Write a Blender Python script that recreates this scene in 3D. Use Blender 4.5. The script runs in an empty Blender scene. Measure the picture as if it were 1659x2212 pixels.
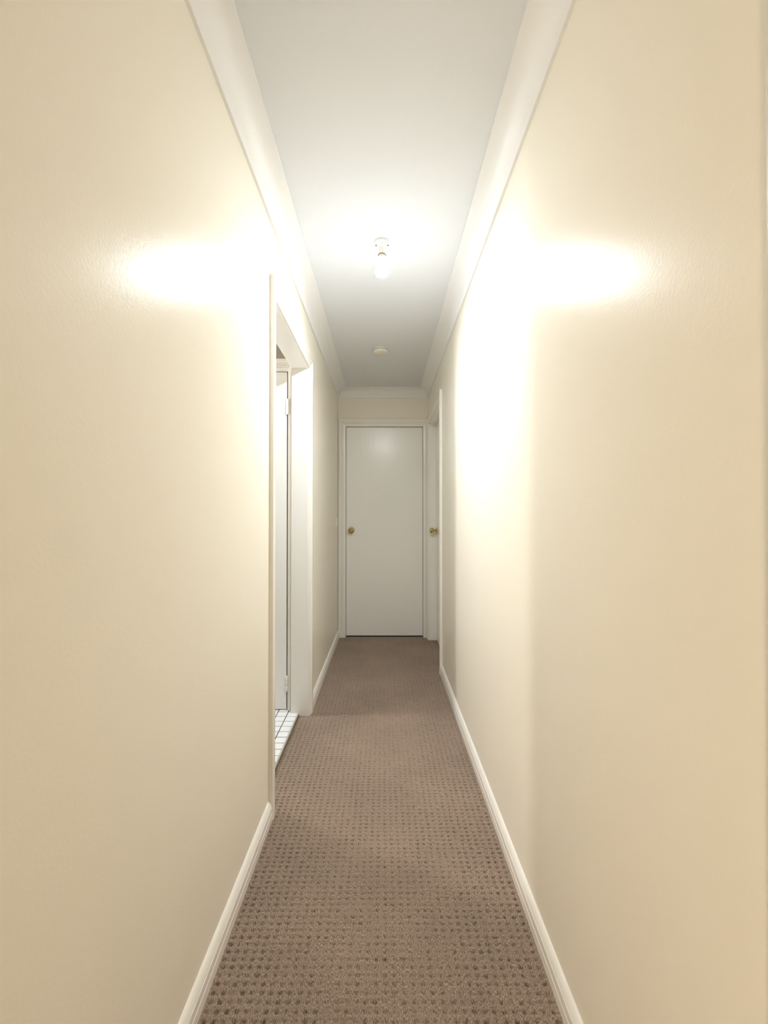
import bpy, bmesh, math, random
import numpy as np
from mathutils import Vector, Matrix
random.seed(7)
PI = math.pi
S = bpy.context.scene
C = S.collection

# ------------------------------------------------------------------ camera, world, exposure
F_PX, W_PX, H_PX = 960.0, 1659.0, 2212.0
EYE = 1.166
cam = bpy.data.cameras.new('camera')
cam.sensor_fit = 'VERTICAL'
cam.sensor_height = 24.0
cam.lens = 24.0 * F_PX / H_PX
cam.clip_start = 0.02
cam_o = bpy.data.objects.new('camera', cam)
C.objects.link(cam_o)
cam_o.location = (0, 0, EYE)
cam_o.rotation_euler = (PI / 2 + math.atan(10.0 / F_PX), 0, 0)
S.camera = cam_o

world = bpy.data.worlds.new('world')
S.world = world
world.use_nodes = True
world.node_tree.nodes['Background'].inputs['Color'].default_value = (0.02, 0.02, 0.022, 1)
world.node_tree.nodes['Background'].inputs['Strength'].default_value = 0.2

S.view_settings.view_transform = 'Standard'
S.view_settings.look = 'None'
S.view_settings.gamma = 1.0
S.view_settings.use_curve_mapping = False
S.view_settings.exposure = 0.38
S.cycles.max_bounces = 16
S.cycles.diffuse_bounces = 10
S.cycles.glossy_bounces = 6
S.cycles.sample_clamp_indirect = 6.0
S.cycles.use_denoising = True

BULB_POWER = 1560.0          # radiance of the lit dome of the hall bulb
LOUNGE_FILL = 58.0         # radiance of the added fill globe behind the camera
BATH_GLOW = 35.0          # radiance of the unseen panel standing in for the bathroom light

# main planes (metres): x right, y into the hall, z up
XL, XR, YE, ZC = -0.444, 0.429, 4.30, 2.40
YB = -0.60                  # where the hall opens to the room behind
WT = 0.10                   # wall thickness
ZT = 0.018                  # bathroom tile level

# ------------------------------------------------------------------ materials
def new_mat(name):
    m = bpy.data.materials.new(name)
    m.use_nodes = True
    nt = m.node_tree
    return m, nt, nt.nodes['Principled BSDF']

def paint(name, col, rough, bump=0.0, scale=90.0, blotch=0.0, ior=1.5, stretch=(1, 1, 1)):
    m, nt, b = new_mat(name)
    b.inputs['Roughness'].default_value = rough
    b.inputs['IOR'].default_value = ior
    b.inputs['Base Color'].default_value = (*col, 1)
    tc = nt.nodes.new('ShaderNodeTexCoord')
    mp = nt.nodes.new('ShaderNodeMapping')
    mp.inputs['Scale'].default_value = stretch
    nt.links.new(tc.outputs['Object'], mp.inputs['Vector'])
    if blotch:
        n = nt.nodes.new('ShaderNodeTexNoise')
        n.inputs['Scale'].default_value = 2.2
        n.inputs['Detail'].default_value = 4
        nt.links.new(mp.outputs[0], n.inputs['Vector'])
        mx = nt.nodes.new('ShaderNodeMix')
        mx.data_type = 'RGBA'
        mx.inputs[6].default_value = (*[c * (1 - blotch) for c in col], 1)
        mx.inputs[7].default_value = (*[min(1, c * (1 + blotch)) for c in col], 1)
        nt.links.new(n.outputs['Fac'], mx.inputs[0])
        nt.links.new(mx.outputs[2], b.inputs['Base Color'])
    if bump:
        n2 = nt.nodes.new('ShaderNodeTexNoise')
        n2.inputs['Scale'].default_value = scale
        n2.inputs['Detail'].default_value = 3
        nt.links.new(mp.outputs[0], n2.inputs['Vector'])
        bp = nt.nodes.new('ShaderNodeBump')
        bp.inputs['Strength'].default_value = bump
        bp.inputs['Distance'].default_value = 0.002
        nt.links.new(n2.outputs['Fac'], bp.inputs['Height'])
        nt.links.new(bp.outputs[0], b.inputs['Normal'])
    return m

def plain(name, col, rough=0.4, metal=0.0):
    m, nt, b = new_mat(name)
    b.inputs['Base Color'].default_value = (*col, 1)
    b.inputs['Roughness'].default_value = rough
    b.inputs['Metallic'].default_value = metal
    return m

def glow(name, col, power):
    m, nt, b = new_mat(name)
    b.inputs['Base Color'].default_value = (0.8, 0.8, 0.8, 1)
    b.inputs['Emission Color'].default_value = (*col, 1)
    b.inputs['Emission Strength'].default_value = power
    return m

M = {}
M['wall'] = paint('cream_wall_paint', (0.865, 0.82, 0.722), 0.30, 0.12, 140, 0.012, 1.16)
M['bathroom'] = paint('shaded_bathroom_paint', (0.33, 0.305, 0.26), 0.5, 0.05, 140)  # darkened: shade inside the bathroom is put into the base colour
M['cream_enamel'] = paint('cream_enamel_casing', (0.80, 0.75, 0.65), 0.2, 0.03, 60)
M['lounge'] = paint('darkened_lounge_wall', (0.26, 0.20, 0.14), 0.6, 0.1, 60)  # unseen room made dark to cut bounce onto the upper hall walls
M['ceiling'] = paint('flat_white_ceiling_paint', (0.725, 0.745, 0.78), 0.8, 0.06, 200)
M['cornice'] = paint('cornice_paint', (0.835, 0.835, 0.835), 0.5, 0.03, 200)
M['trim'] = paint('white_enamel_trim', (0.89, 0.87, 0.82), 0.22, 0.05, 60)
M['door'] = paint('white_enamel_door', (0.90, 0.89, 0.85), 0.25, 0.35, 45, 0.01, 1.5, (1, 1, 0.06))
M['brass'] = plain('polished_brass', (0.66, 0.55, 0.27), 0.10, 1.0)
M['white_plastic'] = plain('white_plastic', (0.80, 0.80, 0.77), 0.35)
M['aged_plastic'] = plain('aged_white_plastic', (0.74, 0.71, 0.63), 0.4)
M['switch'] = plain('cream_switch_plastic', (0.86, 0.83, 0.74), 0.3)
M['dark'] = plain('dark_hole', (0.02, 0.02, 0.02), 0.7)
M['ring'] = plain('brown_ring', (0.16, 0.10, 0.07), 0.5)
M['tile'] = paint('glazed_white_tile', (0.84, 0.86, 0.88), 0.12, 0.03, 40, 0.03)
M['grout'] = plain('grey_grout', (0.10, 0.10, 0.10), 0.9)
M['shadow_edge'] = plain('dark_shadow_edge', (0.22, 0.19, 0.155), 0.5, 0.4)  # shadow line beside the threshold, put into a dark colour
M['strip'] = plain('metal_threshold', (0.62, 0.58, 0.50), 0.35, 0.3)
M['bulb_side'] = glow('softly_lit_bulb_side', (0.92, 0.96, 1.0), BULB_POWER * 0.0098)
M['bulb'] = glow('lit_bulb_dome', (0.86, 0.94, 1.0), BULB_POWER)
M['globe'] = glow('warm_fill_globe', (1.0, 0.82, 0.60), LOUNGE_FILL)
M['glow_pane'] = glow('added_glow_pane', (1.0, 0.97, 0.92), BATH_GLOW)

def carpet_material():
    m, nt, b = new_mat('brown_loop_carpet')
    L = nt.links
    b.inputs['Roughness'].default_value = 1.0
    b.inputs['Specular IOR Level'].default_value = 0.1
    b.inputs['Sheen Weight'].default_value = 0.15
    b.inputs['Sheen Roughness'].default_value = 0.5
    tc = nt.nodes.new('ShaderNodeTexCoord')
    mp = nt.nodes.new('ShaderNodeMapping')
    mp.inputs['Scale'].default_value = (520, 170, 170)      # yarn ends run along the hall
    L.new(tc.outputs['Object'], mp.inputs['Vector'])
    n1 = nt.nodes.new('ShaderNodeTexNoise')
    n1.inputs['Scale'].default_value = 1.0
    n1.inputs['Detail'].default_value = 2
    L.new(mp.outputs[0], n1.inputs['Vector'])
    n2 = nt.nodes.new('ShaderNodeTexNoise')                  # brushed pile, broad soft patches
    n2.inputs['Scale'].default_value = 3.0
    n2.inputs['Detail'].default_value = 3
    L.new(tc.outputs['Object'], n2.inputs['Vector'])
    r1 = nt.nodes.new('ShaderNodeValToRGB')
    r1.color_ramp.elements[0].position = 0.30
    r1.color_ramp.elements[0].color = (0.130, 0.090, 0.067, 1)
    r1.color_ramp.elements[1].position = 0.72
    r1.color_ramp.elements[1].color = (0.47, 0.36, 0.280, 1)
    L.new(n1.outputs['Fac'], r1.inputs['Fac'])
    mr = nt.nodes.new('ShaderNodeMapRange')
    mr.inputs['From Min'].default_value = 0.3
    mr.inputs['From Max'].default_value = 0.7
    mr.inputs['To Min'].default_value = 0.90
    mr.inputs['To Max'].default_value = 1.10
    L.new(n2.outputs['Fac'], mr.inputs['Value'])
    mx = nt.nodes.new('ShaderNodeMix')
    mx.data_type = 'RGBA'
    mx.blend_type = 'MULTIPLY'
    mx.inputs[0].default_value = 1.0
    L.new(r1.outputs['Color'], mx.inputs[6])
    L.new(mr.outputs[0], mx.inputs[7])
    L.new(mx.outputs[2], b.inputs['Base Color'])
    bp = nt.nodes.new('ShaderNodeBump')
    bp.inputs['Strength'].default_value = 0.7
    bp.inputs['Distance'].default_value = 0.003
    L.new(n1.outputs['Fac'], bp.inputs['Height'])
    L.new(bp.outputs[0], b.inputs['Normal'])
    return m
M['carpet'] = carpet_material()

# ------------------------------------------------------------------ helpers
def link(name, bm, mat, parent=None, smooth=False):
    bmesh.ops.recalc_face_normals(bm, faces=bm.faces[:])
    me = bpy.data.meshes.new(name)
    bm.to_mesh(me)
    bm.free()
    me.materials.append(mat)
    if smooth:
        me.polygons.foreach_set('use_smooth', [True] * len(me.polygons))
        try:
            me.set_sharp_from_angle(angle=math.radians(40))
        except Exception:
            pass
    o = bpy.data.objects.new(name, me)
    C.objects.link(o)
    if parent:
        o.parent = parent
        o.matrix_parent_inverse = Matrix.Translation(-parent.location)
    return o

def add_box(bm, x0, x1, y0, y1, z0, z1):
    v = [bm.verts.new(p) for p in ((x0, y0, z0), (x1, y0, z0), (x1, y1, z0), (x0, y1, z0),
                                   (x0, y0, z1), (x1, y0, z1), (x1, y1, z1), (x0, y1, z1))]
    for f in ((0, 3, 2, 1), (4, 5, 6, 7), (0, 1, 5, 4), (1, 2, 6, 5), (2, 3, 7, 6), (3, 0, 4, 7)):
        bm.faces.new([v[i] for i in f])

def box(name, dims, mat, parent=None, bevel=0.0):
    bm = bmesh.new()
    add_box(bm, *dims)
    if bevel:
        bmesh.ops.bevel(bm, geom=bm.edges[:], offset=bevel, segments=2, affect='EDGES', profile=0.5)
    return link(name, bm, mat, parent)

def boxes(name, lst, mat, parent=None):
    bm = bmesh.new()
    for d in lst:
        add_box(bm, *d)
    return link(name, bm, mat, parent)

def add_prism(bm, A, B):
    """closed solid between two matching closed rings of points"""
    a = [bm.verts.new(p) for p in A]
    b = [bm.verts.new(p) for p in B]
    n = len(a)
    for i in range(n):
        j = (i + 1) % n
        bm.faces.new((a[i], a[j], b[j], b[i]))
    bm.faces.new(a)
    bm.faces.new(b[::-1])

def add_lathe(bm, prof, mtx, seg=40):
    """prof: (radius, height) from one pole to the other, spun about local z"""
    rings = []
    for r, h in prof:
        if r < 1e-6:
            rings.append([bm.verts.new(mtx @ Vector((0, 0, h)))])
        else:
            rings.append([bm.verts.new(mtx @ Vector((r * math.cos(2 * PI * k / seg), r * math.sin(2 * PI * k / seg), h)))
                          for k in range(seg)])
    for A, B in zip(rings, rings[1:]):
        for k in range(seg):
            l = (k + 1) % seg
            if len(A) == 1 and len(B) == 1:
                continue
            if len(A) == 1:
                bm.faces.new((A[0], B[k], B[l]))
            elif len(B) == 1:
                bm.faces.new((A[k], A[l], B[0]))
            else:
                bm.faces.new((A[k], A[l], B[l], B[k]))

def lathe(name, prof, mtx, mat, parent=None, seg=40):
    bm = bmesh.new()
    add_lathe(bm, prof, mtx, seg)
    return link(name, bm, mat, parent, True)

def empty(name, loc, label=None, cat=None, kind=None, group=None):
    o = bpy.data.objects.new(name, None)
    C.objects.link(o)
    o.location = loc
    o.empty_display_size = 0.05
    return tag(o, label, cat, kind, group)

def tag(o, label=None, cat=None, kind=None, group=None):
    if label: o['label'] = label
    if cat: o['category'] = cat
    if kind: o['kind'] = kind
    if group: o['group'] = group
    return o

def struct(o, label=None, cat=None):
    return tag(o, label, cat, 'structure')

# ------------------------------------------------------------------ floor: carpet with rows of dimples
def dimple_height(X, Y):
    """X, Y arrays -> pile height; dimples every 23.4 mm across and 20.6 mm along the hall"""
    u = (X / 0.0234 + 0.37)
    v = (Y / 0.0206 + 0.12)
    rng = np.random.RandomState(3)
    iu, iv = np.floor(u).astype(int), np.floor(v).astype(int)
    jit = rng.rand(512, 512)
    jit2 = rng.rand(512, 512)
    jx = (jit[iu % 512, iv % 512] - 0.5) * 0.10
    amp = 0.45 + 0.65 * jit2[iu % 512, iv % 512]
    du = (u - iu - 0.5 + jx) * 0.0234
    dv = (v - iv - 0.5 + jx * 0.6) * 0.0206
    amp = amp * (0.60 + 0.40 * np.clip((np.abs(X) - 0.10 + 0.10 * np.sin(Y * 2.3 + 1.0)) / 0.22, 0, 1))
    g = np.exp(-((du / 0.0054) ** 4 + (dv / 0.0038) ** 4))
    ridge = 0.0003 * np.cos(2 * PI * (v - iv)) 
    return -0.0088 * amp * g + ridge

def build_floor():
    def grid(x0, x1, y0, y1, nx, ny, fine):
        xs = np.linspace(x0, x1, nx)
        ys = np.linspace(y0, y1, ny)
        X, Y = np.meshgrid(xs, ys)
        Z = dimple_height(X, Y) if fine else np.zeros_like(X)
        return np.stack([X.ravel(), Y.ravel(), Z.ravel()], 1), nx, ny
    parts = [grid(XL - 0.0, XR + 0.07, 0.75, YE + 0.03, 340, 1750, True),
             grid(-0.4952, XL, 1.79, 2.61, 20, 400, True),
             grid(XL, XR + 0.07, YB, 0.75, 6, 6, False),
             grid(-2.2, 2.2, -4.0, YB, 6, 6, False)]
    V, Fs, off = [], [], 0
    for v, nx, ny in parts:
        V.append(v)
        i = np.arange(nx * ny).reshape(ny, nx)
        q = np.stack([i[:-1, :-1].ravel(), i[:-1, 1:].ravel(), i[1:, 1:].ravel(), i[1:, :-1].ravel()], 1) + off
        Fs.append(q)
        off += len(v)
    V = np.concatenate(V).astype(np.float32)
    Fq = np.concatenate(Fs).astype(np.int32)
    me = bpy.data.meshes.new('floor')
    me.vertices.add(len(V))
    me.vertices.foreach_set('co', V.ravel())
    me.loops.add(Fq.size)
    me.loops.foreach_set('vertex_index', Fq.ravel())
    me.polygons.add(len(Fq))
    me.polygons.foreach_set('loop_start', np.arange(0, Fq.size, 4, dtype=np.int32))
    me.polygons.foreach_set('loop_total', np.full(len(Fq), 4, dtype=np.int32))
    me.polygons.foreach_set('use_smooth', np.ones(len(Fq), dtype=bool))
    me.update(calc_edges=True)
    me.materials.append(M['carpet'])
    o = bpy.data.objects.new('floor', me)
    C.objects.link(o)
    return struct(o, 'brown looped pile carpet with rows of dimples along the hall floor', 'carpet')
build_floor()

# ------------------------------------------------------------------ openings
# door_1 end wall, door_2 bathroom doorway in the left wall, door_3 right wall far end,
# door_4 inner bathroom door, door_5 right wall beside the camera (only its casing edge shows)
D1 = (-0.370, 0.379)
D2 = (1.790, 2.606)
D3 = (3.355, 4.200)
D5 = (-0.45, 0.4055)
HEAD = 2.040
J = 0.020                   # jamb lining thickness

# ------------------------------------------------------------------ walls and ceiling
struct(boxes('wall_left', [
    (XL - WT, XL, YB, D2[0] - J, 0, ZC),
    (XL - WT, XL, D2[0] - J, D2[1] + J, HEAD + J, ZC),
    (XL - WT, XL, D2[1] + J, YE + WT, 0, ZC)], M['wall']),
    'long cream painted wall on the left with the open doorway', 'wall')
struct(boxes('wall_right', [
    (XR, XR + WT, YB, D5[0] - J, 0, ZC),
    (XR, XR + WT, D5[0] - J, D5[1] + J, HEAD + J, ZC),
    (XR, XR + WT, D5[1] + J, D3[0] - J, 0, ZC),
    (XR, XR + WT, D3[0] - J, D3[1] + J, HEAD + J, ZC),
    (XR, XR + WT, D3[1] + J, YE + WT, 0, ZC)], M['wall']),
    'long cream painted wall on the right with a bright lamp sheen', 'wall')
struct(boxes('wall_end', [
    (XL, D1[0] - J, YE, YE + WT, 0, ZC),
    (D1[1] + J, XR, YE, YE + WT, 0, ZC),
    (D1[0] - J, D1[1] + J, YE, YE + WT, HEAD + J, ZC)], M['wall']),
    'narrow cream wall above the door at the end of the hall', 'wall')
struct(box('ceiling', (XL - WT, XR + WT, YB, YE + WT, ZC, ZC + 0.1), M['ceiling']),
       'flat white painted ceiling of the hall', 'ceiling')

# room behind the camera (never in the frame, but an added lamp there lights the near walls)
struct(boxes('wall_back', [(-2.2, 2.2, -4.1, -4.0, 0, ZC),
                           (-2.3, -2.2, -4.1, YB, 0, ZC), (2.2, 2.3, -4.1, YB, 0, ZC),
                           (-2.3, XL - WT, YB, YB + 0.1, 0, ZC), (XR + WT, 2.3, YB, YB + 0.1, 0, ZC)], M['lounge']),
       'darkened unseen walls of the room behind the hall entrance', 'wall')
struct(box('ceiling_lounge', (-2.3, 2.3, -4.1, YB, ZC, ZC + 0.1), M['lounge']),
       'darkened unseen ceiling of the room behind the hall entrance', 'ceiling')

# bathroom shell
BX0, BY0, BY1 = -1.75, 0.60, 2.650
struct(boxes('wall_bathroom', [
    (BX0 - 0.1, BX0, BY0, 2.42, 0, ZC), (BX0 - 0.1, BX0, 2.64, BY1 + 0.1, 0, ZC),
    (BX0 - 0.1, BX0, 2.42, 2.64, 0, 1.35), (BX0 - 0.1, BX0, 2.42, 2.64, 2.35, ZC),
    (BX0, XL - WT, BY0 - 0.1, BY0, 0, ZC),
    (BX0, -1.337, BY1, BY1 + 0.1, 0, ZC),
    (-1.337, -0.554, BY1, BY1 + 0.1, 2.035 + J + 0.015, ZC)], M['bathroom']),
    'shade-darkened bathroom wall above the inner white door', 'wall')
struct(box('ceiling_bathroom', (BX0 - 0.1, XL - WT, BY0 - 0.1, BY1 + 0.1, ZC, ZC + 0.1), M['bathroom']),
       'shade-darkened ceiling of the bathroom', 'ceiling')
w1 = struct(empty('glow_panel_1', (BX0, 2.53, 1.35), 'unseen glowing panel added for the bathroom light', 'added light'))  # added out of view, throws the light that spills from the bathroom
box('glow_pane', (BX0 - 0.03, BX0 - 0.025, 2.44, 2.62, 1.37, 2.33), M['glow_pane'], w1)
boxes('panel_frame', [(BX0 - 0.06, BX0 - 0.01, 2.42, 2.44, 1.35, 2.35), (BX0 - 0.06, BX0 - 0.01, 2.62, 2.64, 1.35, 2.35),
                       (BX0 - 0.06, BX0 - 0.01, 2.44, 2.62, 1.35, 1.37), (BX0 - 0.06, BX0 - 0.01, 2.44, 2.62, 2.33, 2.35)],
      M['trim'], w1)

# ------------------------------------------------------------------ bathroom floor: every tile its own piece
TP, GR = 0.0598, 0.0052
bf = struct(box('floor_bathroom', (BX0, -0.503, BY0, BY1 + 0.06, -0.03, ZT - 0.0035), M['grout']),
            'grid of small white glazed tiles on the bathroom floor', 'tiled floor')
def tile_mesh():
    bm = bmesh.new()
    h = TP / 2 - GR / 2
    add_box(bm, -h, h, -h, h, -0.006, 0.0)
    top = [e for e in bm.edges if all(v.co.z > -0.001 for v in e.verts)]
    bmesh.ops.bevel(bm, geom=top, offset=0.0012, segments=2, affect='EDGES')
    bmesh.ops.recalc_face_normals(bm, faces=bm.faces[:])
    me = bpy.data.meshes.new('tile')
    bm.to_mesh(me)
    bm.free()
    me.materials.append(M['tile'])
    return me
tm = tile_mesh()
ncol = int((-0.503 - BX0) / TP)
r0 = 2.566
far = []
for c in range(ncol):
    cx = -0.503 - TP * (c + 0.5)
    for r in range(-2, 33):
        cy = r0 - TP * (r + 0.5)
        if cy - TP / 2 < BY0:
            continue
        if c < 8 and r < 15:
            o = bpy.data.objects.new('tile', tm)
            C.objects.link(o)
            o.location = (cx, cy, ZT + random.uniform(-0.0003, 0.0003))
            o.parent = bf
        else:
            far.append((cx, cy))
bm = bmesh.new()
h = TP / 2 - GR / 2
for cx, cy in far:
    add_box(bm, cx - h, cx + h, cy - h, cy + h, ZT - 0.006, ZT)
o = link('tiling', bm, M['tile'], bf)
o['kind'] = 'stuff'
t4 = struct(box('trim_4', (-0.5035, -0.4985, D2[0], D2[1], -0.02, ZT + 0.001), M['strip']),
            'thin pale threshold strip between the tiles and the carpet', 'threshold')
box('shadow_strip', (-0.4985, -0.4948, D2[0], D2[1], -0.02, ZT - 0.005), M['shadow_edge'], t4)  # dark strip stands in for the shadow and gap at the carpet edge

# ------------------------------------------------------------------ cornice (cove), mitred
def cove():
    p = [(0.0, 0.086), (0.0095, 0.086), (0.0095, 0.0835)]
    for i in range(1, 15):
        t = PI / 2 * i / 14
        p.append((0.083 - 0.0735 * math.cos(t), 0.0835 - 0.0755 * math.sin(t)))
    p += [(0.085, 0.008), (0.085, 0.0), (0.0, 0.0)]
    return p
CP = cove()
def cornice(name, f0, f1, label):
    bm = bmesh.new()
    add_prism(bm, [f0(p, q) for p, q in CP], [f1(p, q) for p, q in CP])
    return struct(link(name, bm, M['cornice'], None, True), label, 'cornice')
cornice('trim_1', lambda p, q: (XL + p, YB, ZC - q), lambda p, q: (XL + p, YE - p, ZC - q),
        'white cove cornice along the top of the left wall')
cornice('trim_2', lambda p, q: (XR - p, YB, ZC - q), lambda p, q: (XR - p, YE - p, ZC - q),
        'white cove cornice along the top of the right wall')
cornice('trim_3', lambda p, q: (XL + p, YE - p, ZC - q), lambda p, q: (XR - p, YE - p, ZC - q),
        'short white cove cornice above the end door')

# ------------------------------------------------------------------ door frames
CAS = [(0.0, 0.0), (0.0, 0.0075), (0.003, 0.0095), (0.015, 0.0105), (0.017, 0.0060), (0.0195, 0.0060), (0.021, 0.0115), (0.027, 0.0140),
       (0.029, 0.0090), (0.0315, 0.0090), (0.033, 0.0155), (0.038, 0.0175), (0.0395, 0.0130), (0.042, 0.0130), (0.044, 0.018), (0.064, 0.018), (0.067, 0.0155), (0.067, 0.0)]
REV = 0.004
def casing(parent, mp, a0, a1, head, zb=0.0, clip0=9, clip1=9, mat=None):
    """architrave in three mitred pieces; w runs outward from the opening"""
    mat = mat or M['trim']
    prof = [(w + REV, t) for w, t in CAS]
    def leg(side, a, clip):
        bm = bmesh.new()
        P = [(min(w, clip), t) for w, t in prof]
        add_prism(bm, [mp(a + side * w, zb, t) for w, t in P], [mp(a + side * w, head + w, t) for w, t in P])
        bmesh.ops.remove_doubles(bm, verts=bm.verts[:], dist=1e-6)
        link('architrave', bm, mat, parent, True)
    leg(-1, a0, clip0)
    leg(1, a1, clip1)
    bm = bmesh.new()
    add_prism(bm, [mp(a0 - min(w, clip0), head + w, t) for w, t in prof], [mp(a1 + min(w, clip1), head + w, t) for w, t in prof])
    link('architrave', bm, mat, parent, True)

def jambs(parent, mpb, a0, a1, head, depth, z0, stop=None):
    """lining: two sides and the head, then thin stops; mpb(a0,a1,z0,z1,t0,t1) -> box dims, t negative = into the wall"""
    for (b0, b1, c0, c1) in ((a0 - J, a0, z0, head + J), (a1, a1 + J, z0, head + J), (a0, a1, head, head + J)):
        box('jamb', mpb(b0, b1, c0, c1, -depth, 0.0), M['trim'], parent, 0.0015)
    if stop:
        s0, s1 = stop
        for (b0, b1, c0, c1) in ((a0, a0 + 0.012, z0, head), (a1 - 0.012, a1, z0, head), (a0 + 0.012, a1 - 0.012, head - 0.012, head)):
            box('door_stop', mpb(b0, b1, c0, c1, s0, s1), M['trim'], parent, 0.001)

mL = lambda a, z, t: (XL + t, a, z)
mR = lambda a, z, t: (XR - t, a, z)
mE = lambda a, z, t: (a, YE - t, z)
mI = lambda a, z, t: (a, BY1 - t, z)
bL = lambda a0, a1, z0, z1, t0, t1: (XL + t0, XL + t1, a0, a1, z0, z1)
bR = lambda a0, a1, z0, z1, t0, t1: (XR - t1, XR - t0, a0, a1, z0, z1)
bE = lambda a0, a1, z0, z1, t0, t1: (a0, a1, YE - t1, YE - t0, z0, z1)
bI = lambda a0, a1, z0, z1, t0, t1: (a0, a1, BY1 - t1, BY1 - t0, z0, z1)

ROSE = [(0.0, 0.0), (0.0315, 0.0), (0.0325, 0.002), (0.0315, 0.0045), (0.027, 0.007), (0.020, 0.009), (0.013, 0.0105), (0.0, 0.0105)]
KNOB = [(0.0, 0.008), (0.0125, 0.008), (0.0115, 0.016), (0.0115, 0.026), (0.0155, 0.031), (0.0215, 0.034), (0.0245, 0.040),
        (0.0250, 0.050), (0.0240, 0.058), (0.0215, 0.0635), (0.0175, 0.0655), (0.0150, 0.0635), (0.0125, 0.0605), (0.0070, 0.0600),
        (0.0065, 0.0625), (0.0, 0.0630)]
def knob(leaf, pos, axis):
    z = Vector(axis)
    m = Matrix.Translation(Vector(pos)) @ z.to_track_quat('Z', 'Y').to_matrix().to_4x4()
    k = lathe('knob', KNOB, m, M['brass'], leaf)
    lathe('rose', ROSE, m, M['brass'], leaf)
    return k

def hinge(parent, x, y, z0, z1):
    bm = bmesh.new()
    n = 3
    hh = (z1 - z0) / n
    for i in range(n):
        a, b = z0 + i * hh + 0.0007, z0 + (i + 1) * hh - 0.0007
        add_lathe(bm, [(0, a), (0.0062, a), (0.0068, a + 0.001), (0.0068, b - 0.001), (0.0062, b), (0, b)], Matrix.Translation((x, y, 0)), 16)
    add_box(bm, x - 0.018, x + 0.0, y + 0.0055, y + 0.0075, z0 + 0.001, z1 - 0.001)
    link('hinge', bm, M['trim'], parent, True)

# door_1: closed flush door at the end of the hall
d1 = struct(empty('door_1', (0, YE, 0), 'closed white flush door with brass knob at the end of the hall', 'door'))
casing(d1, mE, D1[0], D1[1], HEAD, clip1=0.047)
jambs(d1, bE, D1[0], D1[1], HEAD, WT, 0.0, (-0.075, -0.062))
leaf = box('leaf', (D1[0] + 0.003, D1[1] - 0.003, YE + 0.024, YE + 0.060, 0.012, HEAD - 0.004), M['door'], d1, 0.0015)
knob(leaf, (-0.318, YE + 0.024, 1.034), (0, -1, 0))

# door_2: open doorway to the tiled bathroom
d2 = struct(empty('door_2', (XL, (D2[0] + D2[1]) / 2, 0), 'open white doorway frame in the left wall onto a tiled floor', 'doorway'))
casing(d2, mL, D2[0], D2[1], HEAD)
jambs(d2, bL, D2[0], D2[1], HEAD, WT, 0.0)

# door_3: closed door in the right wall, beside the end door
d3 = struct(empty('door_3', (XR, (D3[0] + D3[1]) / 2, 0), 'closed white door with brass knob at the far end of the right wall', 'door'))
casing(d3, mR, D3[0], D3[1], HEAD, clip1=0.075)
jambs(d3, bR, D3[0], D3[1], HEAD, WT, 0.0)
leaf = box('leaf', (XR + 0.064, XR + 0.099, D3[0] + 0.003, D3[1] - 0.004, 0.012, HEAD - 0.004), M['door'], d3, 0.0015)
knob(leaf, (XR + 0.064, D3[1] - 0.062, 1.038), (-1, 0, 0))

# door_4: inner door seen through the doorway, hinged on its right
d4 = struct(empty('door_4', (-0.93, BY1, 0), 'white inner door with painted hinges seen through the left doorway', 'door'))
DI = (-1.317, -0.574)
HI = 2.035
casing(d4, mI, DI[0], DI[1], HI, ZT, clip1=0.028)
jambs(d4, bI, DI[0], DI[1], HI, WT, ZT)
leaf = box('leaf', (DI[0] + 0.003, DI[1] - 0.006, BY1 - 0.001, BY1 + 0.035, ZT + 0.006, HI - 0.005), M['door'], d4, 0.001)
hinge(d4, DI[1] - 0.002, BY1 - 0.0075, 1.775, 1.868)
hinge(d4, DI[1] - 0.002, BY1 - 0.0075, 0.130, 0.223)

# door_5: right wall beside the camera; only the outer edge of its casing reaches the frame
d5 = struct(empty('door_5', (XR, 0.0, 0), 'vertical painted casing edge at the right margin of the hall wall', 'door casing'))
casing(d5, mR, D5[0], D5[1], HEAD, mat=M['cream_enamel'])
jambs(d5, bR, D5[0], D5[1], HEAD, WT, 0.0)
box('leaf', (XR + 0.064, XR + 0.099, D5[0] + 0.003, D5[1] - 0.003, 0.012, HEAD - 0.004), M['door'], d5, 0.0015)

# ------------------------------------------------------------------ skirting boards
SKP = [(0.0, 0.0), (0.0150, 0.0), (0.0150, 0.0265), (0.0095, 0.0275), (0.0095, 0.0300), (0.0145, 0.0315), (0.0140, 0.0500), (0.0085, 0.0510),
       (0.0085, 0.0535), (0.0130, 0.0550), (0.0115, 0.0590), (0.0075, 0.0670), (0.0020, 0.0738), (0.0, 0.0745)]
def skirting(name, mp, y0, y1, label):
    bm = bmesh.new()
    add_prism(bm, [mp(y0, z, t) for t, z in SKP], [mp(y1, z, t) for t, z in SKP])
    return struct(link(name, bm, M['trim'], None, True), label, 'skirting board')
CW = 0.067 + REV
skirting('baseboard_left', mL, YB, D2[0] - CW, 'near white moulded skirting board along the left wall before the doorway')
skirting('baseboard_left', mL, D2[1] + CW, YE - 0.018, 'far short white skirting board on the left wall past the doorway')
skirting('baseboard_right', mR, D5[1] + CW, D3[0] - CW, 'long white moulded skirting board along the right wall')

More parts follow.
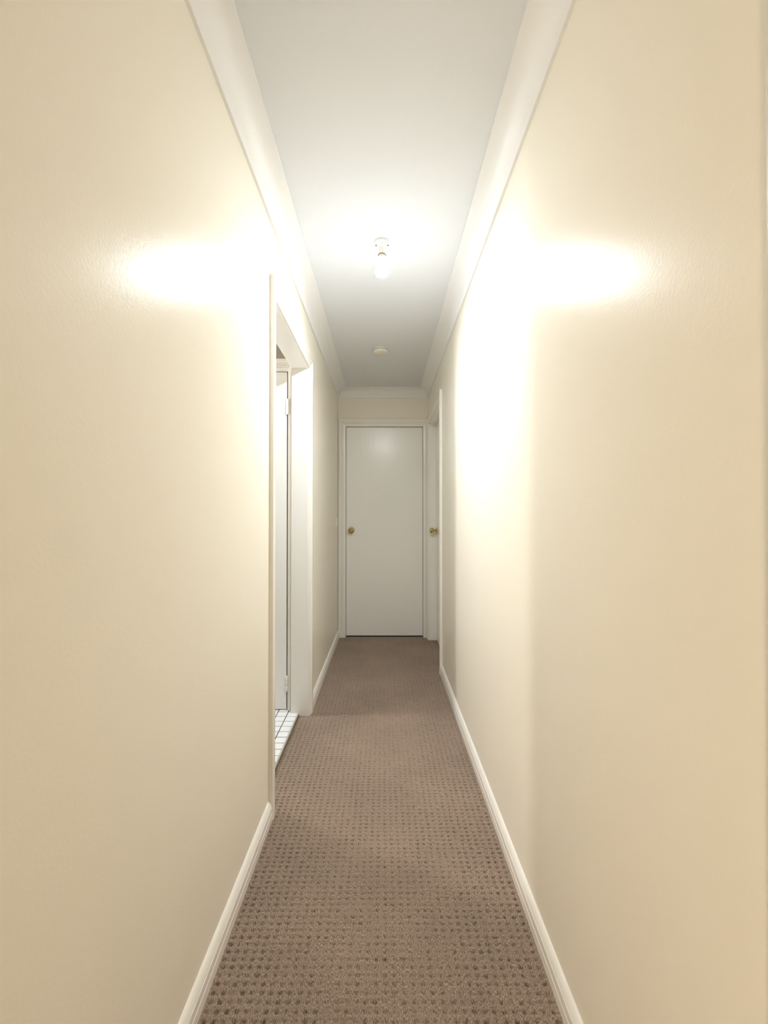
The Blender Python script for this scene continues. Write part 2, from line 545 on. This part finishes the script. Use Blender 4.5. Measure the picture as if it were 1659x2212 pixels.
# ------------------------------------------------------------------ ceiling lamp: batten holder and bulb
LX, LY = -0.009, 1.985
def spun(name, prof, mat, parent, x=LX, y=LY, seg=48):
    return lathe(name, [(r, -h) for r, h in prof], Matrix.Translation((x, y, ZC)), mat, parent, seg)
lamp = empty('ceiling_light', (LX, LY, ZC), 'bare glowing bulb in a white batten holder on the ceiling', 'ceiling light')
spun('base', [(0, 0), (0.0330, 0), (0.0345, 0.003), (0.0345, 0.011), (0.0325, 0.0145), (0.0265, 0.0185), (0.0205, 0.024), (0.0175, 0.030), (0, 0.030)],
     M['white_plastic'], lamp)
spun('lamp_socket', [(0, 0.029), (0.0155, 0.029), (0.0150, 0.036), (0.0148, 0.050), (0.0160, 0.053), (0.0160, 0.0575), (0, 0.0575)], M['white_plastic'], lamp)
spun('ring', [(0, 0.0574), (0.0176, 0.0574), (0.0182, 0.0582), (0.0182, 0.0594), (0.0176, 0.0602), (0, 0.0602)], M['ring'], lamp)
for s in (-1, 1):
    m = Matrix.Translation((LX + s * 0.0262, LY - 0.006, ZC - 0.0182)) @ Matrix.Rotation(s * -0.60, 4, 'Y')
    lathe('screw_hole', [(0, -0.0012), (0.0036, -0.0012), (0.0036, 0.004), (0, 0.004)], m, M['dark'], lamp, 16)  # dark plug, shade of the recessed hole put into its colour
spun('bulb_neck', [(0, 0.060), (0.0150, 0.060), (0.0158, 0.066), (0.0175, 0.074), (0, 0.074)], M['white_plastic'], lamp)
spun('bulb_collar', [(0, 0.0738), (0.0176, 0.0738), (0.0215, 0.088), (0.0270, 0.106), (0.0305, 0.122), (0.0315, 0.136), (0.0312, 0.142), (0, 0.142)],
     M['bulb_side'], lamp)
dome = [(0.0, 0.1415), (0.0305, 0.1415)]
for i in range(0, 13):
    t = math.radians(90 * i / 12)
    dome.append((0.0306 * math.cos(t) if i < 12 else 0.0, 0.1425 + 0.0060 * math.sin(t)))
spun('bulb_dome', dome, M['bulb'], lamp, seg=32)

# added fill lamp, stands in for warm light from the room behind
lb = empty('fill_lamp', (-0.6, -1.15, 0), 'added warm globe lamp, unseen fill from behind the camera', 'floor lamp')
lm = Matrix.Translation((-0.6, -1.15, 0))
lathe('lamp_base', [(0, 0.0), (0.14, 0.0), (0.14, 0.02), (0.02, 0.03), (0, 0.03)], lm, M['white_plastic'], lb)
lathe('pole', [(0, 0.029), (0.012, 0.029), (0.012, 0.4), (0, 0.4)], lm, M['white_plastic'], lb, 16)
g = [(0.0, 0.35)]
for i in range(1, 16):
    t = PI * i / 16
    g.append((0.15 * math.sin(t), 0.50 - 0.15 * math.cos(t)))
g.append((0.0, 0.65))
lathe('fill_globe', g, lm, M['globe'], lb)

# ------------------------------------------------------------------ smoke alarm
AX, AY = -0.027, 3.250
alarm = empty('smoke_alarm', (AX, AY, ZC), 'round white smoke alarm on the ceiling past the bulb', 'smoke alarm')
spun('base', [(0, 0), (0.0455, 0), (0.0465, 0.002), (0.0465, 0.010), (0.045, 0.012), (0, 0.012)], M['aged_plastic'], alarm, AX, AY)
spun('gap_core', [(0, 0.011), (0.040, 0.011), (0.040, 0.017), (0, 0.017)], M['dark'], alarm, AX, AY)  # near-black core, the dark of the gap put into its colour
spun('cover', [(0, 0.0165), (0.0490, 0.0165), (0.0510, 0.0185), (0.0510, 0.0280), (0.0485, 0.0325), (0.0430, 0.0350), (0.0, 0.0360)], M['aged_plastic'], alarm, AX, AY)

# ------------------------------------------------------------------ light switch on the left wall by the end door
sw = empty('light_switch', (XL, 4.155, 1.118), 'slim white light switch plate on the left wall beside the end door', 'light switch')
box('plate', (XL, XL + 0.0085, 4.0975, 4.2125, 1.0805, 1.1555), M['switch'], sw, 0.002)
box('rocker', (XL + 0.008, XL + 0.0115, 4.146, 4.164, 1.108, 1.128), M['white_plastic'], sw, 0.001)
